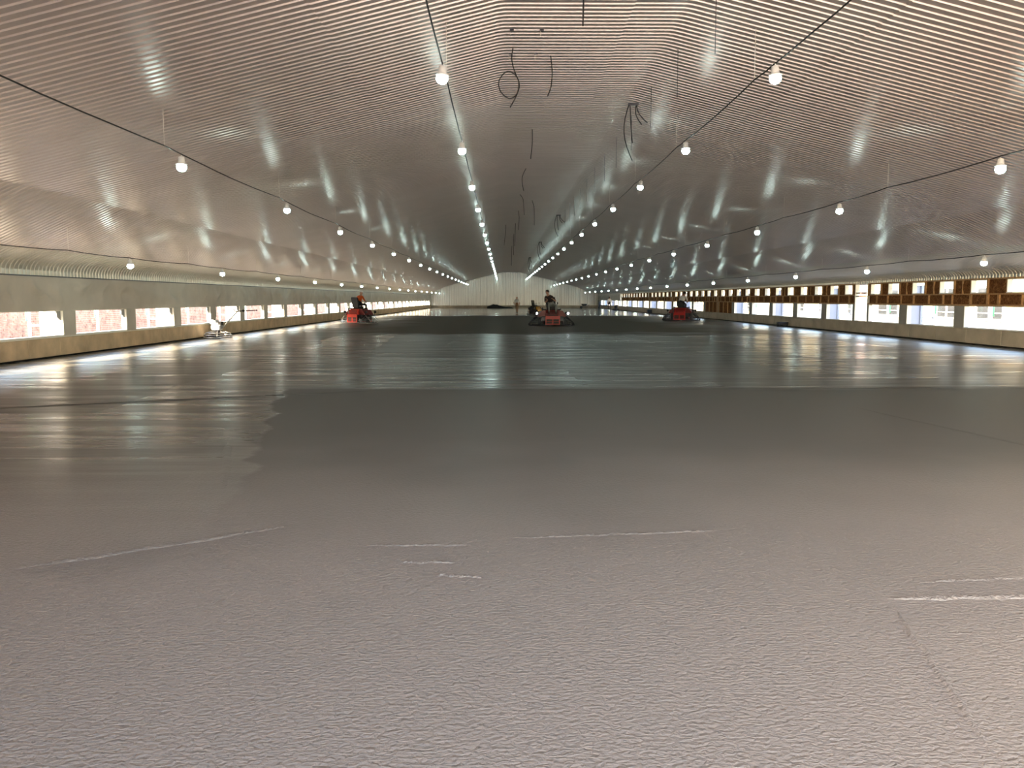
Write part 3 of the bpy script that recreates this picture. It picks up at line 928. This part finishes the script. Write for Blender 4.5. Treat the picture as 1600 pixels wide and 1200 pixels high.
    q = MB(); q.bbox((-.24, -.24, 0), (.24, .24, .12), .04); q.build('cushion', M['black'], se)
    q = MB(); q.prism([(.20, .06), (.28, .05), (.05 + .35 * bh, .60 * bh), (.36, .66 * bh), (.29, .62 * bh)], -.24, .24)
    for sx in (-1, 1): q.tube([(sx * .24, .22, .10), (sx * .24, .29, .36), (sx * .22, .34, .62 * bh)], .03, 6)
    q.build('backrest', M['black'], se)
    for sx in (-1, 1):
        q = MB(); q.tube([(sx * .27, .24, .22), (sx * .28, -.12, .24)], .025, 6); q.build('armrest', M['black'], se)
    ft = MB(); ft.obox((0, -.52, .60), (.6, .2, .02), (.25, 0, 0)); ft.build('footrest', M['darksteel'], R)
    ex = MB(); ex.tube([(.45, .42, .54), (.48, .48, .95), (.49, .49, 1.02)], .03, 8); ex.build('exhaust', M['steel'], R)
    return R
ride_on((-8.72, 52.0, 0), PI - .58, 'red ride-on power trowel by the left wall, driver in orange', 'darkred', 'redcoral')
ride_on((2.72, 47.0, 0), .06, 'red ride-on power trowel in the middle with headlights on', 'darkred', 'red', True, 'darksteel')
ride_on((12.25, 58.0, 0), PI - .42, 'red ride-on power trowel near the right wall, driver in white', 'darkred', 'red', False, 'darksteel', .62)
r4 = ride_on((3.15, 81.0, 0), .9, 'yellow and black ride-on power trowel without driver, behind the middle one', 'black', 'yellow', False, 'darksteel')
r4.scale = (.8, .8, .86)

# ------------------------------------------------------------------ walk-behind trowels
def walk_behind(loc, rz, label, body, ring, rr=.52):
    R = empty('walk_behind_trowel', loc, rz); tag(R, label, 'machine', 'walk-behind power trowels')
    g_ = MB(); g_.ring((0, 0, .04), rr, .018); g_.ring((0, 0, .13), rr * .98, .012); g_.ring((0, 0, .21), rr * .84, .012)
    for k in range(10):
        a = 2 * PI * k / 10; ca, sa = math.cos(a), math.sin(a)
        g_.tube([(rr * ca, rr * sa, .04), (rr * .98 * ca, rr * .98 * sa, .13), (rr * .84 * ca, rr * .84 * sa, .21), (.12 * ca, .12 * sa, .30)], .010, 5)
    g_.build('guard_ring', ring, R)
    ro = MB(); ro.lathe([(.05, .05), (.08, .08), (.08, .24), (.10, .28), (.10, .32)], (0, 0, 0), 10)
    for k in range(4): ro.obox((.24 * math.cos(PI / 2 * k), .24 * math.sin(PI / 2 * k), .075), (.4, .04, .035), (0, 0, PI / 2 * k))
    rot = ro.build('rotor', M['darksteel'], R)
    for k in range(4):
        b = MB(); b.obox((.28 * math.cos(PI / 2 * k), .28 * math.sin(PI / 2 * k), .02), (.36, .14, .01), (.1, 0, PI / 2 * k)); b.build('blade', M['steel'], rot)
    e = MB(); e.bbox((-.20, -.17, .32), (.16, .17, .52), .04); e.lathe([(.15, .0), (.16, .05), (.10, .09)], (-.02, 0, .52), 12); en = e.build('engine', body, R)
    t_ = MB(); t_.bbox((-.26, -.14, .54), (.02, .14, .70), .04); t_.build('fuel_tank', body, R)
    mf = MB(); mf.bbox((.04, -.13, .50), (.20, .10, .64), .02); mf.build('muffler', M['black'], R)
    ca = MB(); ca.lathe([(.03, 0), (.035, .02), (.02, .03)], (-.12, 0, .70), 8); ca.build('fuel_cap', M['black'], R)
    st = MB(); st.tube([(-.05, .0, .66), (-.05, 0, .78), (.02, 0, .80)], .012, 5); st.build('lifting_bail', M['steel'], R)
    h_ = MB(); h_.tube([(.10, 0, .34), (.30, 0, .52), (.78, 0, 1.02)], [.03, .028, .024], 8); hd = h_.build('handle', M['steel'], R)
    hb = MB(); hb.tube([(.74, -.24, 1.10), (.72, -.12, 1.03), (.78, 0, 1.02), (.80, .12, 1.03), (1.42, .30, 1.06)], .018, 6)
    hb.ball((.95, .16, 1.045), (.06, .05, .045), 8); hb.build('handlebar', M['black'], R)
    for p in ((.74, -.24, 1.10), (1.42, .30, 1.06)):
        gp = MB(); gp.ball(p, .028, 8); gp.build('grip', M['black'], hd)
    return R
walk_behind((-10.82, 32.4, 0), -.05, 'white walk-behind power trowel parked beside the left wall curb', M['engine'], M['steel'])
walk_behind((14.85, 111.0, 0), 2.2, 'dark walk-behind power trowel steered by the man by the right wall', M['black'], M['darksteel'], .42)

# ------------------------------------------------------------------ people
def person(loc, rz, J, label, clothes, cap=None, scale=1.0, hairy=True):
    """J: joint name -> position; one skinned continuous body"""
    names = list(J)
    E_ = [('pelvis', 'belly'), ('belly', 'chest'), ('chest', 'neck'), ('neck', 'jaw'), ('jaw', 'head'), ('head', 'crown')]
    for s_ in 'lr':
        E_ += [('chest', 'sh' + s_), ('sh' + s_, 'el' + s_), ('el' + s_, 'wr' + s_), ('wr' + s_, 'pa' + s_), ('pelvis', 'hi' + s_), ('hi' + s_, 'kn' + s_), ('kn' + s_, 'an' + s_), ('an' + s_, 'to' + s_)]
    rad = dict(pelvis=(.15, .12), belly=(.145, .115), chest=(.17, .12), neck=(.062, .06), jaw=(.066, .07), head=(.082, .10), crown=(.06, .07))
    for s_ in 'lr':
        rad.update({'sh' + s_: (.07, .07), 'el' + s_: (.047, .047), 'wr' + s_: (.032, .032), 'pa' + s_: (.038, .026), 'hi' + s_: (.10, .10), 'kn' + s_: (.065, .065), 'an' + s_: (.045, .045), 'to' + s_: (.042, .035)})
    me = bpy.data.meshes.new('person')
    me.from_pydata([J[n] for n in names], [(names.index(a), names.index(b)) for a, b in E_], [])
    ob = bpy.data.objects.new('person_tmp', me); COL.objects.link(ob)
    sk = ob.modifiers.new('skin', 'SKIN')
    for i, n in enumerate(names):
        me.skin_vertices[0].data[i].radius = rad[n]
        me.skin_vertices[0].data[i].use_root = (n == 'pelvis')
    su = ob.modifiers.new('sub', 'SUBSURF'); su.levels = 3; su.render_levels = 3
    dg = bpy.context.evaluated_depsgraph_get()
    em = ob.evaluated_get(dg).to_mesh()
    V = [v.co.copy() for v in em.vertices]; F = [list(p.vertices) for p in em.polygons]
    ob.evaluated_get(dg).to_mesh_clear()
    bpy.data.objects.remove(ob)
    seg = [(Vector(J[a]), Vector(J[b]), a, b) for a, b in E_]
    mats = [M['skin'], M[clothes[0]], M[clothes[1]], M['boot'], M['hair'], M['eye']]
    sleeve = clothes[2] if len(clothes) > 2 else .6
    def which(c):
        best = None
        for (p, q, a, b) in seg:
            d = q - p; t = max(0, min(1, (c - p).dot(d) / max(1e-9, d.length_squared)))
            k = (c - p - d * t).length
            if best is None or k < best[0]: best = (k, a, b, t)
        _, a, b, t = best
        if a in ('neck', 'jaw', 'head'): return 0
        if a == 'chest' and b == 'neck': return 1 if t < .75 else 0
        if a.startswith('sh'): return 1 if t < sleeve * 2 else 0
        if a.startswith('el'): return 1 if sleeve > .6 and t < .85 else 0
        if a.startswith('wr'): return 0
        if a.startswith(('hi', 'kn')) or (a == 'pelvis'): return 2
        if a.startswith('an'): return 3
        return 1
    mb = MB()
    mb.v = [tuple(v) for v in V]
    for f_ in F:
        c = sum((V[i] for i in f_), Vector()) / len(f_)
        mb.f.append(f_); mb.m.append(which(c)); mb.sm.append(True)
    # face: eyes, nose, mouth, ears; the face looks along 'look'
    H = Vector(J['head']); upv = (Vector(J['crown']) - Vector(J['jaw'])).normalized()
    lk = Vector(J_LOOK.get(label, (0, -1, 0))); lk = (lk - upv * lk.dot(upv)).normalized(); sd_ = lk.cross(upv)
    for e_ in (-1, 1):
        mb.ball(H + lk * .088 + sd_ * .032 * e_ + upv * .005, .011, 6, 5)
        mb.ball(H + sd_ * .085 * e_ - upv * .015, (.016, .022, .032), 6, 0)
    mb.tube([H + lk * .085 + upv * .01, H + lk * .115 - upv * .03, H + lk * .088 - upv * .038], [.008, .015, .012], 6, 0)
    mb.tube([H + lk * .086 - upv * .065 - sd_ * .022, H + lk * .094 - upv * .066, H + lk * .086 - upv * .065 + sd_ * .022], .006, 5, 5)
    # fingers
    for s_ in 'lr':
        P = Vector(J['pa' + s_]); Wr = Vector(J['wr' + s_]); d = (P - Wr).normalized()
        n_ = d.cross(Vector((0, 0, 1))) if abs(d.z) < .8 else Vector((0, 1, 0)).cross(d) * -1
        n_.normalize(); b_ = d.cross(n_)
        acr = n_ if abs(d.z) < .8 else Vector((0, 1, 0))
        acr = (acr - d * acr.dot(d)).normalized(); curl = d.cross(acr)
        for k in range(4):
            o_ = acr * (.027 - .018 * k); ln = (.07, .078, .072, .058)[k]
            mb.tube([P + o_ * .9, P + o_ + d * ln * .55, P + o_ + d * ln * .85 + curl * .02, P + o_ + d * ln * .9 + curl * .045], [.011, .0095, .009, .007], 6, 0)
        mb.tube([Wr + d * .03 + acr * .02, P + acr * .045 - d * .01, P + acr * .05 + d * .03 + curl * .012], [.013, .011, .008], 6, 0)
    o_ = mb.build('person', mats)
    o_.location = loc; o_.rotation_euler = (0, 0, rz); o_.scale = (scale,) * 3
    tag(o_, label, 'person')
    if cap:
        c = MB(); C0 = H + upv * .03
        ring = []
        prof = [(.098, 0.0), (.102, .03), (.09, .07), (.055, .098), (.012, .108)]
        v = []; n = 14
        for (r_, z_) in prof:
            for k in range(n):
                a = 2 * PI * k / n
                v.append(C0 + (lk * math.cos(a) * 1.12 + sd_ * math.sin(a)) * r_ + upv * z_)
        fs = [(i * n + k, i * n + (k + 1) % n, (i + 1) * n + (k + 1) % n, (i + 1) * n + k) for i in range(4) for k in range(n)] + [tuple(range(4 * n, 5 * n))]
        c.add(v, fs, 0, True)
        br = [C0 + lk * .10 + sd_ * .075, C0 + lk * .17 + sd_ * .05, C0 + lk * .19, C0 + lk * .17 - sd_ * .05, C0 + lk * .10 - sd_ * .075]
        c.add([p + upv * .012 for p in br] + [p + upv * .002 - upv * 0 for p in br], [(0, 1, 2, 3, 4), (9, 8, 7, 6, 5)] + [(i, i + 5, i + 6, i + 1) for i in range(4)])
        c.build('cap' if cap != 'tee_hat' else 'hat', M[cap if cap in M else 'tee'], o_)
    elif hairy:
        c = MB(); v = []; n = 14; C0 = H + upv * .012 - lk * .012
        for (r_, z_) in [(.095, -.05), (.1, 0), (.098, .04), (.08, .08), (.045, .105), (.01, .112)]:
            for k in range(n):
                a = 2 * PI * k / n
                fr = 1 - .25 * max(0, math.cos(a)) * (1 if z_ < .05 else 0)
                v.append(C0 + (lk * math.cos(a) * 1.12 * fr + sd_ * math.sin(a)) * r_ + upv * (z_ + (.05 if (math.cos(a) > .4 and z_ < 0) else 0)))
        fs = [(i * n + k, i * n + (k + 1) % n, (i + 1) * n + (k + 1) % n, (i + 1) * n + k) for i in range(5) for k in range(n)] + [tuple(range(5 * n, 6 * n))]
        c.add(v, fs, 0, True); c.build('hair', M['hair'], o_)
    return o_
J_LOOK = {}
def seated(lean=0.0, turn=0.0, z=1.05):
    """seated on the machine, facing -y; z = seat top"""
    a = lean
    J = dict(pelvis=(0, .08, z + .12), belly=(.02 * a, .03, z + .30), chest=(.10 * a, -.03, z + .50), neck=(.16 * a, -.06, z + .66), jaw=(.18 * a, -.09, z + .73),
             head=(.19 * a, -.10, z + .82), crown=(.20 * a, -.10, z + .90))
    for s_, sx in (('l', 1), ('r', -1)):
        J['sh' + s_] = (.12 * a + sx * .19, -.03, z + .56)
        J['el' + s_] = (.08 * a + sx * .27, -.16, z + .32)
        J['wr' + s_] = (sx * .29, -.37, z + .25)
        J['pa' + s_] = (sx * .295, -.43, z + .245)
        J['hi' + s_] = (sx * .11, -.02, z + .10)
        J['kn' + s_] = (sx * .20, -.42, z + .09)
        J['an' + s_] = (sx * .19, -.47, z - .33)
        J['to' + s_] = (sx * .20, -.60, z - .37)
    return J
L1 = 'person in orange vest and pale cap seated on the left ride-on trowel'
L2 = 'dark-haired person in dark shirt seated on the middle ride-on trowel, leaning aside'
L3 = 'person in white t-shirt seated with back turned on the right ride-on trowel'
L4 = 'person in white cap and pale shirt walking before the end wall'
L5 = 'person in white t-shirt and dark shorts standing by the right wall, far away'
J_LOOK.update({L1: (-.3, -1, -.5), L2: (-.9, -.7, -.1), L3: (.1, -1, -.3), L4: (-.3, -1, -.4), L5: (.5, -.8, -.3)})
person((-8.72, 52.0, 0), PI - .58, seated(-.5), L1, ('orange', 'darkpants', .6), 'tee')
J2 = seated(-1.3); J2['par'] = (-.30, -.36, 1.48); J2['wrr'] = (-.25, -.34, 1.43); J2['elr'] = (-.36, -.16, 1.3); J2['pal'] = (.02, -.34, 1.50); J2['wrl'] = (.06, -.32, 1.47); J2['ell'] = (.22, -.2, 1.36)
person((2.72, 47.0, 0), .06, J2, L2, ('darkshirt', 'denim', .5))
person((12.25, 58.0, 0), PI - .42, seated(-.9), L3, ('tee', 'darkpants', .5))
def standing(step=.0, armr=None, arml=None):
    J = dict(pelvis=(0, 0, .95), belly=(0, -.01, 1.12), chest=(0, -.02, 1.32), neck=(0, -.02, 1.49), jaw=(0, -.04, 1.56), head=(0, -.05, 1.65), crown=(0, -.05, 1.73))
    for s_, sx in (('l', 1), ('r', -1)):
        J['sh' + s_] = (sx * .19, -.01, 1.39); J['el' + s_] = (sx * .27, .03, 1.12); J['wr' + s_] = (sx * .26, -.06, .88); J['pa' + s_] = (sx * .26, -.08, .82)
        J['hi' + s_] = (sx * .10, 0, .89); J['kn' + s_] = (sx * .11, -.03 - sx * step * .5, .49); J['an' + s_] = (sx * .10, .02 - sx * step, .085 + (.06 if sx * step < 0 else 0)); J['to' + s_] = (sx * .12, -.13 - sx * step, .05 + (.0 if sx * step >= 0 else .0))
    if armr:
        for n, p in zip(('elr', 'wrr', 'par'), armr): J[n] = p
    if arml:
        for n, p in zip(('ell', 'wrl', 'pal'), arml): J[n] = p
    return J
person((1.53, 88.0, 0), -.25, standing(.22, ((-.36, .06, 1.14), (-.28, -.04, .95), (-.25, -.07, .90))), L4, ('tee', 'brownpants', .5), 'white')
person((14.25, 113.2, 0), .35, standing(.06, None, ((.28, -.12, 1.16), (.34, -.34, 1.08), (.36, -.40, 1.06))), L5, ('tee', 'darkpants', .5))

# ------------------------------------------------------------------ small things on the floor
# heap of black sheeting
def heap(loc, label, prof, name, cat):
    n = 12; v, fs = [], []
    for i, (x, rw, rh) in enumerate(prof):
        for k in range(n):
            a = PI * k / (n - 1)
            d = 1 + .25 * noise.noise((x * 3, k * .8, 4))
            v.append((x, -math.cos(a) * rw * d, math.sin(a) * rh * d))
    for i in range(len(prof) - 1):
        for k in range(n - 1):
            fs.append((i * n + k, (i + 1) * n + k, (i + 1) * n + k + 1, i * n + k + 1))
        fs.append((i * n, i * n + n - 1, (i + 1) * n + n - 1, (i + 1) * n))
    fs.append(tuple(range(n))); fs.append(tuple(reversed(range((len(prof) - 1) * n, len(prof) * n))))
    mb = MB(); mb.add(v, fs, 0, True)
    return tag(mb.build(name, M['black'], None, loc), label, cat)
heap((-.3, 133.5, 0), 'long lumpy heap of black sheeting on the floor before the end wall',
     [(-2.1, .1, .2), (-2.0, .4, .36), (-1.7, .5, .42), (-1.4, .5, .55), (-1.1, .55, .62), (-.8, .5, .55), (-.5, .5, .58), (-.2, .5, .48), (.1, .4, .36), (.5, .3, .26), (.9, .28, .22), (1.4, .25, .2), (1.8, .2, .16), (2.1, .05, .05)], 'sheeting_heap', 'sheeting')

wbw = empty('wheelbarrow', (12.5, 129.5, 0), .35); tag(wbw, 'dark wheelbarrow standing on wet floor near the end wall', 'wheelbarrow')
q = MB(); q.add([(-.42, -.3, .72), (.36, -.3, .72), (.36, .3, .72), (-.42, .3, .72), (-.2, -.18, .42), (.22, -.18, .42), (.22, .18, .42), (-.2, .18, .42)],
                [(0, 4, 5, 1), (1, 5, 6, 2), (2, 6, 7, 3), (3, 7, 4, 0), (4, 7, 6, 5)]); q.ring((0, 0, 0), .01, .001, 3, 3)
q.tube([(-.42, -.3, .72), (.36, -.3, .72), (.36, .3, .72), (-.42, .3, .72)], .015, 5, 0, True); q.build('tray', M['black'], wbw)
q = MB(); q.lathe([(.10, -.05), (.19, -.045), (.2, 0), (.19, .045), (.10, .05)], (-.52, 0, .2), 16, axis='y'); q.build('wheel', M['black'], wbw)
for sy in (-1, 1):
    q = MB(); q.tube([(-.55, sy * .07, .2), (-.2, sy * .2, .40), (.3, sy * .24, .45), (.95, sy * .28, .62)], .018, 6); q.build('handle', M['darksteel'], wbw)
    q = MB(); q.tube([(.18, sy * .22, .44), (.26, sy * .24, .0), (.34, sy * .24, .0), (.4, sy * .24, .47)], .016, 6); q.build('leg', M['darksteel'], wbw)

pk = MB(); pk.obox((0, 0, .52), (.28, .06, 1.05), (0, .0, 0)); pk.tube([(0, 0, 1.02), (0, 0, 1.3)], .03, 6)
o = pk.build('bull_float', M['black'], None, (15.12, 133.0, .015)); o.rotation_euler = (0, .20, 0)
tag(o, 'black float board leaning on the right wall at the far corner', 'tool')

def crate(loc, rz, size, label, name, cat, m_, legs=False):
    r = empty(name, loc, rz); tag(r, label, cat)
    sx, sy, sz = size; t = .02
    z0 = .1 if legs else 0
    b = MB(); b.box((-sx / 2, -sy / 2, z0), (sx / 2, sy / 2, z0 + t)); 
    b.box((-sx / 2, -sy / 2, z0 + t), (sx / 2, -sy / 2 + t, sz)); b.box((-sx / 2, sy / 2 - t, z0 + t), (sx / 2, sy / 2, sz))
    b.box((-sx / 2, -sy / 2 + t, z0 + t), (-sx / 2 + t, sy / 2 - t, sz)); b.box((sx / 2 - t, -sy / 2 + t, z0 + t), (sx / 2, sy / 2 - t, sz))
    b.build('tub', m_, r)
    rim = MB(); rim.tube([(-sx / 2, -sy / 2, sz), (sx / 2, -sy / 2, sz), (sx / 2, sy / 2, sz), (-sx / 2, sy / 2, sz)], .018, 5, 0, True); rim.build('rim', m_, r)
    if legs:
        for a in (-1, 1):
            for c in (-1, 1):
                l = MB(); l.box((a * (sx / 2 - .04) - .02, c * (sy / 2 - .04) - .02, 0), (a * (sx / 2 - .04) + .02, c * (sy / 2 - .04) + .02, z0)); l.build('leg', m_, r)
    else:
        hnd = MB(); hnd.tube([(-sx / 2, 0, sz), (-sx / 4, 0, sz + .09), (sx / 4, 0, sz + .09), (sx / 2, 0, sz)], .012, 6); hnd.build('handle', m_, r)
crate((15.08, 87.0, 0), .1, (.46, .4, .36), 'black tub standing against the right wall curb, far away', 'tub', 'tub', M['black'])
crate((15.1, 45.6, 0), .1, (.5, .34, .24), 'low dark metal tray on short legs by the right curb', 'tray', 'tray', M['darksteel'], True)
